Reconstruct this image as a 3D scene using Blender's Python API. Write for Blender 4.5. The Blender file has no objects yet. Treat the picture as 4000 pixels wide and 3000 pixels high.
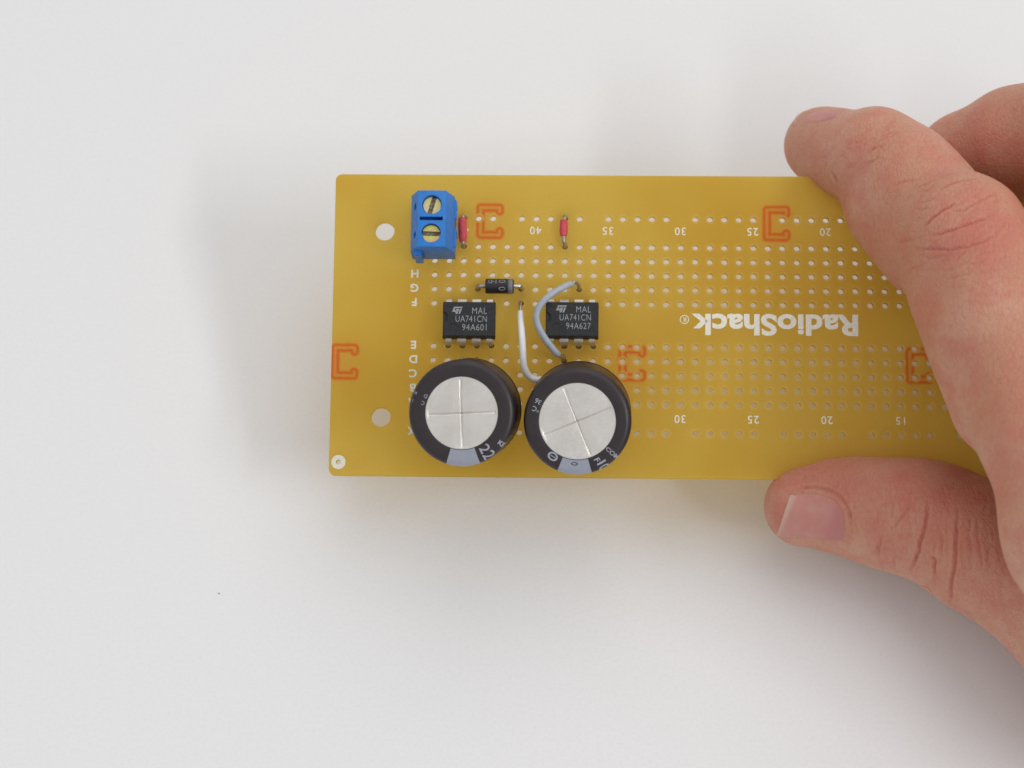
import bpy, bmesh, math, random
import numpy as np
from mathutils import Vector, Matrix
from mathutils.bvhtree import BVHTree

random.seed(4)
S = bpy.context.scene
COL = S.collection
MM = 0.001
PI = math.pi

# ------------------------------------------------------------------ camera
FPX = 10000.0                         # focal length in pixels of a 4000 px wide picture
TILT = math.radians(27)               # the camera looks down on the table, leaning back by this much
cd = bpy.data.cameras.new('camera')
cd.sensor_width = 36; cd.lens = FPX / 4000 * 36
cd.clip_start = 0.02; cd.clip_end = 20
cam = bpy.data.objects.new('camera', cd); COL.objects.link(cam); S.camera = cam
CAM_H = 0.4515                        # provisional, replaced by the exact height over the table below

# the board as seen from the camera (solved from its hole grid), millimetres
BR = np.array([[0.99951373, 0.01262178, -0.02851299],
               [-0.00769103, 0.98595342, 0.16684332],
               [0.03021834, -0.1665429, 0.98557106]])
BT = np.array([42.14168503, 10.11854299, -446.32741607])
ct, st = math.cos(TILT), math.sin(TILT)
NT = np.array([0, st, ct])            # table normal in camera axes
BLc = BR @ np.array([-73.64, -26.78, 0]) + BT
TABLE_C = NT @ BLc - 15.5             # the board's near left corner is 15.5 mm over the table
CW = np.array([[1, 0, 0], [0, ct, -st], [0, st, ct]])    # camera axes -> world axes
cam_pos = np.array([0, 0, -TABLE_C]) * MM                 # table at z = 0
cam.location = cam_pos; cam.rotation_euler = (TILT, 0, 0)
cd.dof.use_dof = True; cd.dof.focus_distance = 0.438; cd.dof.aperture_fstop = 20

RB = CW @ BR                          # board axes -> world axes
TB = (CW @ BT) * MM + cam_pos
MB = Matrix(((RB[0, 0], RB[0, 1], RB[0, 2], TB[0]), (RB[1, 0], RB[1, 1], RB[1, 2], TB[1]),
             (RB[2, 0], RB[2, 1], RB[2, 2], TB[2]), (0, 0, 0, 1)))

def px(u, v, h=0.0, full=False):
    """point of the board frame (mm) that lies h mm over the board on the sight line of a pixel (2212 wide; 4000 if full)"""
    k = 1.0 if full else 4000 / 2212
    d = np.array([(u * k - 2000) / FPX, -(v * k - 1500) / FPX, -1.0])
    n = BR[:, 2]
    Q = d * (((BT + n * h) @ n) / (d @ n))
    return BR.T @ (Q - BT)

# ------------------------------------------------------------------ world, lamps, exposure
w = bpy.data.worlds.new('World'); S.world = w; w.use_nodes = True
bg = w.node_tree.nodes['Background']
bg.inputs[0].default_value = (1.0, 0.99, 0.99, 1); bg.inputs[1].default_value = 0.575

def area(name, target, direction, dist, sx, sy, power, col, long_axis=(0, 1, 0)):
    l = bpy.data.lights.new(name, 'AREA'); l.shape = 'RECTANGLE'; l.size = sx; l.size_y = sy
    l.energy = power; l.color = col
    o = bpy.data.objects.new(name, l); COL.objects.link(o)
    d = Vector(direction).normalized()
    z = d; y = Vector(long_axis); y = (y - z * y.dot(z)).normalized(); x = y.cross(z)
    o.matrix_world = Matrix(((x.x, y.x, z.x, 0), (x.y, y.y, z.y, 0), (x.z, y.z, z.z, 0), (0, 0, 0, 1)))
    o.location = Vector(target) + d * dist
    return o
# the window on the right: wide along the table, low
area('window_light', (-0.02, 0, 0.02), (1.0, -0.37, 0.99), 1.6, 0.11, 0.85, 7.3, (0.93, 0.97, 1.0), (0.15, 1, 0))
# the bright room on the far side of the table
area('room_light', (0, 0, 0.02), (0.30, 0.72, 1.2), 1.9, 2.2, 1.8, 9.5, (1.0, 0.985, 0.965), (1, 0, 0))
S.view_settings.view_transform = 'Standard'; S.view_settings.look = 'None'
S.view_settings.exposure = 0.0; S.view_settings.gamma = 1.0
S.render.engine = 'CYCLES'

# ------------------------------------------------------------------ materials
class NT_:
    def __init__(s, name):
        s.m = bpy.data.materials.new(name); s.m.use_nodes = True
        s.t = s.m.node_tree; s.b = s.t.nodes['Principled BSDF']; s.out = s.t.nodes['Material Output']
    def n(s, typ, **kw):
        x = s.t.nodes.new(typ)
        for k, v in kw.items(): setattr(x, k, v)
        return x
    def l(s, a, b): s.t.links.new(a, b)
    def val(s, x, v):
        if isinstance(v, (int, float, tuple, list)): x.default_value = v
        else: s.l(v, x)
    def math(s, op, a, b=0.0, c=None):
        x = s.n('ShaderNodeMath', operation=op); s.val(x.inputs[0], a); s.val(x.inputs[1], b)
        if c is not None: s.val(x.inputs[2], c)
        return x.outputs[0]
    def vmath(s, op, a, b=(0, 0, 0)):
        x = s.n('ShaderNodeVectorMath', operation=op); s.val(x.inputs[0], a); s.val(x.inputs[1], b)
        return x.outputs['Value'] if op in ('LENGTH', 'DISTANCE', 'DOT_PRODUCT') else x.outputs[0]
    def mix(s, f, a, b):
        x = s.n('ShaderNodeMix', data_type='RGBA'); s.val(x.inputs[0], f); s.val(x.inputs[6], a); s.val(x.inputs[7], b)
        return x.outputs[2]
    def noise(s, scale, detail=3, vec=None, rough=0.5):
        x = s.n('ShaderNodeTexNoise'); x.inputs['Scale'].default_value = scale; x.inputs['Detail'].default_value = detail
        x.inputs['Roughness'].default_value = rough
        s.l(vec if vec is not None else s.obj(), x.inputs['Vector']); return x.outputs[0]
    def obj(s):
        if not hasattr(s, '_tc'): s._tc = s.n('ShaderNodeTexCoord')
        return s._tc.outputs['Object']
    def ss(s, x, lo, hi, a=0.0, b=1.0):
        r = s.n('ShaderNodeMapRange', interpolation_type='SMOOTHSTEP')
        s.val(r.inputs[0], x); r.inputs[1].default_value = lo; r.inputs[2].default_value = hi
        r.inputs[3].default_value = a; r.inputs[4].default_value = b; return r.outputs[0]
    def bump(s, h, strength, dist):
        x = s.n('ShaderNodeBump'); x.inputs['Strength'].default_value = strength; x.inputs['Distance'].default_value = dist
        s.l(h, x.inputs['Height']); s.l(x.outputs[0], s.b.inputs['Normal']); return x
    def set(s, **kw):
        for k, v in kw.items(): s.val(s.b.inputs[k.replace('_', ' ')], v)

def c4(r, g, b): return (r, g, b, 1)

def simple(name, col, rough=0.5, metal=0.0, var=0.12, scale=900, bump=0.0, bd=0.00005):
    M = NT_(name)
    n = M.noise(scale, 4)
    lo = tuple(x * (1 - var) for x in col) + (1,); hi = tuple(min(1, x * (1 + var)) for x in col) + (1,)
    M.set(Base_Color=M.mix(M.ss(n, 0.3, 0.7), lo, hi), Metallic=metal)
    M.set(Roughness=M.ss(M.noise(scale * 0.6, 3), 0.3, 0.7, rough * 0.85, min(1, rough * 1.15)))
    if bump: M.bump(M.noise(scale * 3, 3), bump, bd)
    return M.m

MAT = {}
MAT['ink'] = simple('white_ink', (0.80, 0.77, 0.66), 0.55, var=0.08, scale=2500)
MAT['ink_dim'] = simple('grey_ink', (0.30, 0.32, 0.34), 0.6, var=0.18, scale=4000)
MAT['ink_sleeve'] = simple('sleeve_ink', (0.36, 0.37, 0.42), 0.45, var=0.08, scale=3000)
MAT['ink_dark'] = simple('dark_ink', (0.03, 0.03, 0.04), 0.5)
MAT['blue'] = simple('blue_plastic', (0.020, 0.200, 0.62), 0.45, var=0.06, scale=1200, bump=0.12)
MAT['dark_blue'] = simple('recess_plastic', (0.004, 0.02, 0.07), 0.6)
MAT['chip'] = simple('chip_epoxy', (0.016, 0.016, 0.018), 0.6, var=0.18, scale=3000, bump=0.35, bd=0.00004)
MAT['tin'] = simple('tinned_lead', (0.66, 0.63, 0.60), 0.36, 1.0, var=0.10, scale=2500, bump=0.2)
MAT['leg'] = simple('plated_leg', (0.64, 0.60, 0.55), 0.42, 0.55, var=0.10, scale=2500, bump=0.2)
MAT['solder'] = simple('solder', (0.30, 0.27, 0.23), 0.5, 0.6, var=0.2, scale=2500, bump=0.3)
MAT['dull_tin'] = simple('dull_lead', (0.46, 0.42, 0.36), 0.42, 0.8, var=0.15, scale=2500, bump=0.2)
MAT['red'] = simple('red_insulation', (0.60, 0.065, 0.085), 0.55, var=0.15, scale=1800, bump=0.3)
MAT['white_wire'] = simple('white_insulation', (0.88, 0.88, 0.88), 0.45, var=0.03, scale=1200)
MAT['grey_wire'] = simple('grey_insulation', (0.40, 0.445, 0.49), 0.45, var=0.06, scale=1200)
MAT['diode'] = simple('diode_epoxy', (0.013, 0.013, 0.013), 0.45, var=0.2, scale=2500, bump=0.2)
MAT['band'] = simple('grey_band', (0.20, 0.19, 0.20), 0.5, var=0.12, scale=3000)
MAT['sleeve'] = simple('black_sleeve', (0.026, 0.018, 0.021), 0.40, var=0.08, scale=600)
MAT['stripe'] = simple('grey_stripe', (0.31, 0.33, 0.40), 0.36, var=0.04, scale=1500)
MAT['rubber'] = simple('rubber_bung', (0.02, 0.017, 0.016), 0.7)

def screw_mat(name, a, b):
    M = NT_(name)
    n = M.ss(M.noise(420, 2), 0.38, 0.62)
    c = M.mix(n, a, b)
    scr = M.noise(5000, 3)
    M.set(Base_Color=M.mix(M.ss(scr, 0.58, 0.7), c, c4(0.32, 0.27, 0.17)), Metallic=0.75, Roughness=0.38)
    M.bump(scr, 0.3, 0.00004)
    return M.m
MAT['screw_a'] = screw_mat('zinc_plating', c4(0.60, 0.66, 0.22), c4(0.72, 0.60, 0.36))
MAT['screw_b'] = screw_mat('amber_zinc_plating', c4(0.80, 0.50, 0.24), c4(0.56, 0.66, 0.16))
MAT['slot'] = simple('screw_slot_metal', (0.24, 0.21, 0.15), 0.55, 0.7, var=0.5, scale=2600, bump=0.5)

def aluminium():
    M = NT_('brushed_aluminium')
    n1 = M.noise(170, 4); n2 = M.noise(2600, 3)
    c = M.mix(M.ss(n1, 0.35, 0.65), c4(0.73, 0.70, 0.655), c4(0.80, 0.77, 0.725))
    M.set(Base_Color=c, Metallic=0.72, Roughness=M.ss(n2, 0.3, 0.7, 0.30, 0.46))
    M.bump(n2, 0.25, 0.00005)
    return M.m
MAT['alu'] = aluminium()

def table_mat():
    M = NT_('white_laminate')
    n = M.noise(9, 4); f = M.noise(1600, 3)
    c = M.mix(M.ss(n, 0.3, 0.7), c4(0.845, 0.842, 0.848), c4(0.860, 0.855, 0.855))
    c = M.mix(M.ss(f, 0.35, 0.75), c, c4(0.825, 0.822, 0.825))
    M.set(Base_Color=c, Roughness=0.42)
    M.set(Specular_IOR_Level=0.35)
    M.bump(M.noise(700, 3), 0.12, 0.00006)
    return M.m
MAT['table'] = table_mat()

PITCH = 2.54
ROWY = {'F': 1.5, 'G': 2.5, 'H': 3.5, 'I': 4.5, 'J': 5.5, 'E': -1.5, 'D': -2.5, 'C': -3.5, 'B': -4.5, 'A': -5.5}
ROWY = {k: v * PITCH for k, v in ROWY.items()}
BUSY = 7.5 * PITCH
def colx(c): return (25 - c) * PITCH
BX0, BX1, BY = -73.66, 78.74, 26.82

# places of the orange marks printed on the far face, seen through the laminate
CM = [px(1058, 478), px(1677, 483), px(744, 781), px(1365, 785), px(1986, 790)]

def board_mat():
    M = NT_('amber_laminate')
    sep = M.n('ShaderNodeSeparateXYZ'); M.l(M.obj(), sep.inputs[0])
    X = M.math('MULTIPLY', sep.outputs[0], 1000.0); Y = M.math('MULTIPLY', sep.outputs[1], 1000.0)
    big = M.ss(M.noise(28, 3), 0.3, 0.7); fine = M.ss(M.noise(3500, 3), 0.3, 0.7)
    c = M.mix(big, c4(0.77, 0.490, 0.055), c4(0.86, 0.635, 0.120))
    c = M.mix(M.math('MULTIPLY', fine, 0.35), c, c4(0.72, 0.46, 0.08))
    # solder pads of the far face glow through as pale rings round the holes
    def frac(a, off):
        s_ = M.math('DIVIDE', M.math('ADD', a, off), PITCH)
        return M.math('MULTIPLY', M.math('SUBTRACT', s_, M.math('ROUND', s_)), PITCH)
    fx = frac(X, 0.0 - 0.10)
    inrow = M.math('COMPARE', M.math('ABSOLUTE', Y), 3.5 * PITCH, 2.55 * PITCH)
    bus = M.math('COMPARE', M.math('ABSOLUTE', Y), BUSY, 0.5 * PITCH)
    fy = frac(Y, 0.5 * PITCH + 0.04)
    cols = M.math('COMPARE', X, colx(24), 23.4 * PITCH)
    # bus rows skip every sixth column
    ph = M.math('DIVIDE', M.math('SUBTRACT', X, colx(24)), 6 * PITCH)
    gap = M.math('ABSOLUTE', M.math('SUBTRACT', ph, M.math('ROUND', ph)))
    nogap = M.math('GREATER_THAN', gap, 0.5 / 6)
    use = M.math('MULTIPLY', M.math('MAXIMUM', inrow, M.math('MULTIPLY', bus, nogap)), cols)
    d = M.math('SQRT', M.math('ADD', M.math('POWER', fx, 2.0), M.math('POWER', fy, 2.0)))
    ring = M.math('MULTIPLY', M.ss(d, 0.45, 0.62), M.ss(d, 0.70, 0.95, 1.0, 0.0))
    vary = M.ss(M.noise(160, 2), 0.25, 0.75, 0.25, 1.0)
    ring = M.math('MULTIPLY', M.math('MULTIPLY', ring, use), M.math('MULTIPLY', vary, 0.42))
    c = M.mix(ring, c, c4(0.97, 0.80, 0.38))
    # bracket marks
    tot = None
    for p in CM:
        ax = M.math('SUBTRACT', X, float(p[0])); ay = M.math('ABSOLUTE', M.math('SUBTRACT', Y, float(p[1])))
        dm = None
        for (cx, cy, hx, hy) in ((0.05, 2.46, 1.69, 0.0), (-1.64, 0.0, 0.0, 2.46), (1.74, 2.12, 0.0, 0.34)):
            qx = M.math('MAXIMUM', M.math('SUBTRACT', M.math('ABSOLUTE', M.math('SUBTRACT', ax, cx)), hx), 0.0)
            qy = M.math('MAXIMUM', M.math('SUBTRACT', M.math('ABSOLUTE', M.math('SUBTRACT', ay, cy)), hy), 0.0)
            dd = M.math('SQRT', M.math('ADD', M.math('POWER', qx, 2.0), M.math('POWER', qy, 2.0)))
            dm = dd if dm is None else M.math('MINIMUM', dm, dd)
        wob = M.math('MULTIPLY', M.math('SUBTRACT', M.noise(900, 2), 0.5), 0.22)
        e = M.math('ABSOLUTE', M.math('ADD', M.math('SUBTRACT', dm, 0.52), wob))
        k = M.ss(e, 0.0, 0.56, 1.0, 0.0)
        k = M.math('ADD', M.math('MULTIPLY', k, 0.86), M.ss(dm, 0.45, 0.75, 0.14, 0.0))
        tot = k if tot is None else M.math('MAXIMUM', tot, k)
    pads = M.math('MULTIPLY', M.ss(d, 0.75, 1.0, 1.0, 0.0), use)
    tot = M.math('MULTIPLY', tot, M.math('SUBTRACT', 1.0, M.math('MULTIPLY', pads, 0.75)))
    c = M.mix(tot, c, c4(0.86, 0.110, 0.024))
    M.set(Base_Color=c, Roughness=0.42, Specular_IOR_Level=0.25)
    M.bump(M.noise(2200, 3), 0.08, 0.00004)
    tr = M.n('ShaderNodeBsdfTranslucent'); gm = M.n('ShaderNodeGamma'); gm.inputs[1].default_value = 0.46; M.l(c, gm.inputs[0]); M.l(gm.outputs[0], tr.inputs[0])
    mx = M.n('ShaderNodeMixShader'); mx.inputs[0].default_value = 0.74
    M.l(M.b.outputs[0], mx.inputs[1]); M.l(tr.outputs[0], mx.inputs[2]); M.l(mx.outputs[0], M.out.inputs[0])
    return M.m
MAT['board'] = board_mat()

def skin_mat():
    M = NT_('skin')
    at = M.n('ShaderNodeAttribute', attribute_name='flush'); fl = at.outputs['Fac']
    n1 = M.ss(M.noise(60, 4), 0.35, 0.65); n2 = M.ss(M.noise(210, 5), 0.42, 0.66); n3 = M.ss(M.noise(1100, 3), 0.45, 0.75)
    c = M.mix(n1, c4(0.605, 0.295, 0.190), c4(0.655, 0.358, 0.250))
    c = M.mix(M.math('MULTIPLY', n2, 0.60), c, c4(0.62, 0.228, 0.162))
    c = M.mix(M.math('MULTIPLY', n3, 0.26), c, c4(0.48, 0.16, 0.11))
    c = M.mix(M.math('MULTIPLY', fl, 0.8), c, c4(0.56, 0.115, 0.095))
    M.set(Base_Color=c, Roughness=0.52, Specular_IOR_Level=0.35)
    M.b.subsurface_method = 'RANDOM_WALK'
    M.set(Subsurface_Weight=0.55, Subsurface_Radius=(1.0, 0.35, 0.2), Subsurface_Scale=0.0014)
    # pores and fine folds
    v = M.n('ShaderNodeTexVoronoi', feature='DISTANCE_TO_EDGE'); v.inputs['Scale'].default_value = 1150
    dist = M.n('ShaderNodeMapping'); dist.inputs['Scale'].default_value = (1, 0.6, 1)
    M.l(M.obj(), dist.inputs[0]); M.l(dist.outputs[0], v.inputs['Vector'])
    h = M.math('ADD', M.math('MULTIPLY', M.ss(v.outputs[0], 0.0, 0.12), 0.5), M.noise(1500, 4))
    h = M.math('ADD', h, M.math('MULTIPLY', M.noise(420, 4), 1.4))
    M.bump(h, 0.8, 0.00015)
    return M.m
MAT['skin'] = skin_mat()

def nail_mat():
    M = NT_('fingernail_plate')
    at = M.n('ShaderNodeAttribute', attribute_name='tipness'); t = at.outputs['Fac']
    n = M.ss(M.noise(300, 3), 0.3, 0.7)
    c = M.mix(n, c4(0.58, 0.24, 0.20), c4(0.62, 0.30, 0.255))
    c = M.mix(M.ss(t, 0.55, 0.85), c, c4(0.54, 0.205, 0.19))
    c = M.mix(M.ss(t, 0.03, 0.15, 0.75, 0.0), c, c4(0.68, 0.50, 0.38))
    M.set(Base_Color=c, Roughness=0.30, Subsurface_Weight=0.3, Subsurface_Radius=(1.0, 0.4, 0.3), Subsurface_Scale=0.0008)
    M.bump(M.noise(900, 2), 0.1, 0.00005)
    return M.m
MAT['nail'] = nail_mat()

# ------------------------------------------------------------------ mesh helpers (all coordinates in mm of the parent's frame)
def link(name, me, m, parent=None, label=None, smooth=False):
    o = bpy.data.objects.new(name, me); COL.objects.link(o)
    if m is not None and not me.materials: me.materials.append(m)
    if parent is not None: o.parent = parent
    if label: o['label'] = label
    if smooth:
        me.shade_smooth()
    return o
def from_pd(name, V, F, m, parent=None, label=None, smooth=False):
    me = bpy.data.meshes.new(name); me.from_pydata([tuple(float(c) * MM for c in v) for v in V], [], F); me.update()
    bm = bmesh.new(); bm.from_mesh(me); bmesh.ops.recalc_face_normals(bm, faces=bm.faces); bm.to_mesh(me); bm.free()
    return link(name, me, m, parent, label, smooth)
def from_bm(name, bm, m, parent=None, label=None, smooth=False, bevel=0.0, seg=2):
    if bevel:
        bmesh.ops.bevel(bm, geom=[e for e in bm.edges if e.is_manifold and e.calc_face_angle(0) > 0.3], offset=bevel, segments=seg, affect='EDGES', profile=0.5)
    bmesh.ops.recalc_face_normals(bm, faces=bm.faces)
    bmesh.ops.scale(bm, vec=(MM, MM, MM), verts=bm.verts)
    me = bpy.data.meshes.new(name); bm.to_mesh(me); bm.free()
    o = link(name, me, m, parent, label)
    if smooth:
        me.shade_smooth(); me.set_sharp_from_angle(angle=math.radians(38))
    return o
def add_box(bm, x0, x1, y0, y1, z0, z1):
    vs = [bm.verts.new(p) for p in ((x0, y0, z0), (x1, y0, z0), (x1, y1, z0), (x0, y1, z0), (x0, y0, z1), (x1, y0, z1), (x1, y1, z1), (x0, y1, z1))]
    for f in ((0, 3, 2, 1), (4, 5, 6, 7), (0, 1, 5, 4), (1, 2, 6, 5), (2, 3, 7, 6), (3, 0, 4, 7)):
        bm.faces.new([vs[i] for i in f])
def catmull(P, n=8):
    P = [np.array(p, float) for p in P]; P = [2 * P[0] - P[1]] + P + [2 * P[-1] - P[-2]]; out = []
    for i in range(1, len(P) - 2):
        a, b, c, d = P[i - 1:i + 3]
        for k in range(n):
            t = k / n
            out.append(0.5 * ((2 * b) + (c - a) * t + (2 * a - 5 * b + 4 * c - d) * t * t + (3 * b - a - 3 * c + d) * t ** 3))
    out.append(P[-2]); return out
def tube(P, R, seg=14, n=8, taper_ends=False):
    """vertices and faces of a tube through the points P; R a radius or one per point"""
    pts = catmull(P, n)
    if isinstance(R, (int, float)): rr = [R] * len(pts)
    else: rr = list(np.interp(np.linspace(0, len(P) - 1, len(pts)), range(len(P)), R))
    V, F = [], []; up = np.array([0.1, 0.2, 1.0])
    for i, p in enumerate(pts):
        t = pts[min(i + 1, len(pts) - 1)] - pts[max(i - 1, 0)]; t = t / np.linalg.norm(t)
        if i == 0: a = np.cross(t, up if abs(t[2]) < 0.9 else np.array([1, 0, 0.]))
        else: a = a - t * (a @ t)
        a = a / np.linalg.norm(a); b = np.cross(t, a)
        for k in range(seg):
            an = 2 * PI * k / seg; V.append(p + (a * math.cos(an) + b * math.sin(an)) * rr[i])
    for i in range(len(pts) - 1):
        for k in range(seg):
            F.append((i * seg + k, i * seg + (k + 1) % seg, (i + 1) * seg + (k + 1) % seg, (i + 1) * seg + k))
    F.append(tuple(range(seg))[::-1]); F.append(tuple((len(pts) - 1) * seg + k for k in range(seg)))
    return V, F
def make_tube(name, P, R, m, parent, label=None, seg=14, n=8):
    V, F = tube(P, R, seg, n); o = from_pd(name, V, F, m, parent, label, True)
    o.data.set_sharp_from_angle(angle=math.radians(50)); return o
def to_mesh(o):
    bpy.context.view_layer.update()
    dg = bpy.context.evaluated_depsgraph_get(); me = bpy.data.meshes.new_from_object(o.evaluated_get(dg))
    COL.objects.unlink(o); return me
def text_mesh(body, size, bold=0.0, thick=0.0, xs=1.0, spacing=1.0, fine=0, align='CENTER'):
    """flat lettering, centred on its own bounding box, in mm; size = height of a capital"""
    c = bpy.data.curves.new('t', 'FONT'); c.body = body; c.size = 1.0; c.offset = bold; c.extrude = thick; c.space_character = spacing
    c.resolution_u = 5
    o = bpy.data.objects.new('t', c); COL.objects.link(o); me = to_mesh(o)
    V = np.array([v.co[:] for v in me.vertices]); cap = 0.70
    k = size / cap
    V[:, 0] -= (V[:, 0].min() + V[:, 0].max()) / 2; V[:, 1] -= cap / 2
    V[:, 0] *= k * xs; V[:, 1] *= k
    for v, p in zip(me.vertices, V): v.co = p
    if fine:
        bm = bmesh.new(); bm.from_mesh(me); bmesh.ops.triangulate(bm, faces=bm.faces)
        for _ in range(fine):
            bmesh.ops.subdivide_edges(bm, edges=[e for e in bm.edges if e.calc_length() > 0.22], cuts=1)
            bmesh.ops.triangulate(bm, faces=bm.faces)
        bm.to_mesh(me); bm.free()
    return me
def put(me, fn):
    """move every vertex of a mm mesh through fn(x, y, z) and turn to metres"""
    for v in me.vertices: v.co = Vector([float(c) * MM for c in fn(v.co.x, v.co.y, v.co.z)])
    me.update()
    bm = bmesh.new(); bm.from_mesh(me); bmesh.ops.remove_doubles(bm, verts=bm.verts, dist=1e-7); bm.to_mesh(me); bm.free()
    return me

# ------------------------------------------------------------------ the setting
bm = bmesh.new(); add_box(bm, -700, 700, -550, 650, -20, 0)
table = from_bm('table_top', bm, MAT['table'], None, bevel=2.0)
table['kind'] = 'structure'; table['label'] = 'plain white table top under the circuit board'

# ------------------------------------------------------------------ the circuit board
def circle(cv, x, y, r, n):
    s = cv.splines.new('POLY'); s.points.add(n - 1); s.use_cyclic_u = True
    for i in range(n):
        a = 2 * PI * i / n; s.points[i].co = (x + r * math.cos(a), y + r * math.sin(a), 0, 1)
cv = bpy.data.curves.new('b', 'CURVE'); cv.dimensions = '2D'; cv.fill_mode = 'BOTH'; cv.extrude = 0.78
cv.bevel_depth = 0.0
outer = []
rr = 1.1
for cx, cy, a0 in ((BX1 - rr, BY - rr, 0), (BX0 + rr, BY - rr, 90), (BX0 + rr, -BY + rr, 180), (BX1 - rr, -BY + rr, 270)):
    for k in range(7):
        a = math.radians(a0 + 15 * k); outer.append((cx + rr * math.cos(a), cy + rr * math.sin(a)))
s = cv.splines.new('POLY'); s.points.add(len(outer) - 1); s.use_cyclic_u = True
for i, (x, y) in enumerate(outer): s.points[i].co = (x, y, 0, 1)
HR = 0.535
for c in range(1, 48):
    for y in ROWY.values():
        circle(cv, colx(c) + random.uniform(-.02, .02), y + random.uniform(-.02, .02), HR + random.uniform(-.015, .015), 18)
    if c % 6:
        for sg in (1, -1): circle(cv, colx(c), sg * BUSY, HR, 18)
for sg in (1, -1):
    circle(cv, -64.8, sg * 16.57, 1.70, 40); circle(cv, 69.9, sg * 16.57, 1.70, 40)
p = px(731, 998); circle(cv, p[0], p[1] + 0.05, 0.42, 18)
o = bpy.data.objects.new('b', cv); COL.objects.link(o); me = to_mesh(o)
for v in me.vertices: v.co.z -= 0.78
put(me, lambda x, y, z: (x, y, z))
board = link('circuit_board', me, MAT['board'])
board['label'] = 'amber perforated circuit board carrying two black chips and two large capacitors, held over the table'
board['category'] = 'circuit board'

def print_text(name, body, x, y, size, bold=0.012, xs=1.0, spacing=1.0, label=None, rot=PI, mat='ink', parent=None):
    me = text_mesh(body, size, bold, 0.0, xs, spacing)
    ca, sa = math.cos(rot), math.sin(rot)
    put(me, lambda a, b, c: (x + a * ca - b * sa, y + a * sa + b * ca, 0.025))
    return link(name, me, MAT[mat], parent or board, label)
for c in range(5, 50, 5):
    print_text('printed_number', str(c), colx(c) - 0.1, 16.80, 1.38, 0.006, 0.98, 1.15)
    print_text('printed_number', str(c), colx(c) - 0.1, -16.55, 1.38, 0.006, 0.98, 1.15)
for k, y in ROWY.items():
    if k in 'IJ': continue
    print_text('printed_letter', k, -59.35, y + 0.02, 1.36, 0.03, 1.05)
print_text('printed_letter', 'X', -59.35, -BUSY, 1.36, 0.03)
lw = print_text('printed_logo', 'RadioShack', 4.75, 0.17, 3.55, 0.034, 1.0, 1.02, label='white brand lettering printed upside down on the board')
vs = [v.co.x for v in lw.data.vertices]; k = 29.0 * MM / (max(vs) - min(vs)); cx = (max(vs) + min(vs)) / 2
for v in lw.data.vertices: v.co.x = 3.65 * MM + (v.co.x - cx) * k
p = px(2400 + 550 / 2.0109, 1060 + 378 / 2.0109, 0, True)
print_text('printed_trademark_sign', 'R', p[0], p[1], 0.78, 0.01)
def ring_mesh(x, y, r0, r1, z=0.03, n=32):
    V = [(x + r * math.cos(2 * PI * i / n), y + r * math.sin(2 * PI * i / n), z) for r in (r0, r1) for i in range(n)]
    return V, [(i, (i + 1) % n, n + (i + 1) % n, n + i) for i in range(n)]
from_pd('printed_ring', *ring_mesh(p[0], p[1], 0.66, 0.80), MAT['ink'], board)
p = px(731, 998)
from_pd('printed_corner_dot', *ring_mesh(p[0], p[1], 0.44, 1.24), MAT['ink'], board, 'white printed dot in the corner of the board')

# ---- blue terminal block
TBc = px(1260 + 1470 / 3.456, 660 + 668 / 3.456, 10.0, True)
tx, ty = TBc[0], TBc[1]
bm = bmesh.new()
prof = [(-3.85, 0.0), (3.75, 0.0), (3.75, 5.6), (2.42, 10.0), (-2.42, 10.0), (-3.80, 6.0)]
n = len(prof); hy = 4.98
a = [bm.verts.new((x, -hy, z)) for x, z in prof]; b = [bm.verts.new((x, hy, z)) for x, z in prof]
bm.faces.new(a); bm.faces.new(b[::-1])
for i in range(n): bm.faces.new((a[i], b[i], b[(i + 1) % n], a[(i + 1) % n]))
bmesh.ops.recalc_face_normals(bm, faces=bm.faces)
bmesh.ops.bevel(bm, geom=list(bm.edges), offset=0.10, segments=2, affect='EDGES', profile=0.5)
bmesh.ops.scale(bm, vec=(MM, MM, MM), verts=bm.verts)
me = bpy.data.meshes.new('h'); bm.to_mesh(me); bm.free()
tb = bpy.data.objects.new('h', me); COL.objects.link(tb)
cut = bmesh.new()
def cyl(bm, p, q, r, n=32):
    p = Vector(p); q = Vector(q); d = q - p
    mt = Matrix.Translation((p + q) / 2) @ d.to_track_quat('Z', 'Y').to_matrix().to_4x4()
    bmesh.ops.create_cone(bm, cap_ends=True, segments=n, radius1=r, radius2=r, depth=d.length, matrix=mt)
SC = [(0.02, 2.50), (-0.04, -2.50)]
for x, y in SC:
    cyl(cut, (x, y, 7.6), (x, y, 11), 1.68)
    cyl(cut, (-1.60, y - 0.1, 7.95), (-4.2, y - 0.1, 9.05), 0.68, 20)
add_box(cut, -2.05, 1.95, -0.32, 0.34, 8.0, 11)
for y in (2.5, -2.5): add_box(cut, 2.9, 5, y - 1.6, y + 1.6, 0.9, 4.6)
bmesh.ops.recalc_face_normals(cut, faces=cut.faces)
bmesh.ops.scale(cut, vec=(MM, MM, MM), verts=cut.verts)
cm = bpy.data.meshes.new('c'); cut.to_mesh(cm); cut.free()
co = bpy.data.objects.new('c', cm); COL.objects.link(co)
md = tb.modifiers.new('b', 'BOOLEAN'); md.object = co; md.operation = 'DIFFERENCE'; md.solver = 'EXACT'
bpy.context.view_layer.update()
dg = bpy.context.evaluated_depsgraph_get(); hm = bpy.data.meshes.new_from_object(tb.evaluated_get(dg))
COL.objects.unlink(tb); COL.objects.unlink(co)
tb = link('terminal_block', hm, MAT['blue'], board, 'blue two-way screw terminal block')
tb.location = (tx * MM, ty * MM, 0.0)
for me_ in (hm,): me_.shade_smooth(); me_.set_sharp_from_angle(angle=math.radians(25))
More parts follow.
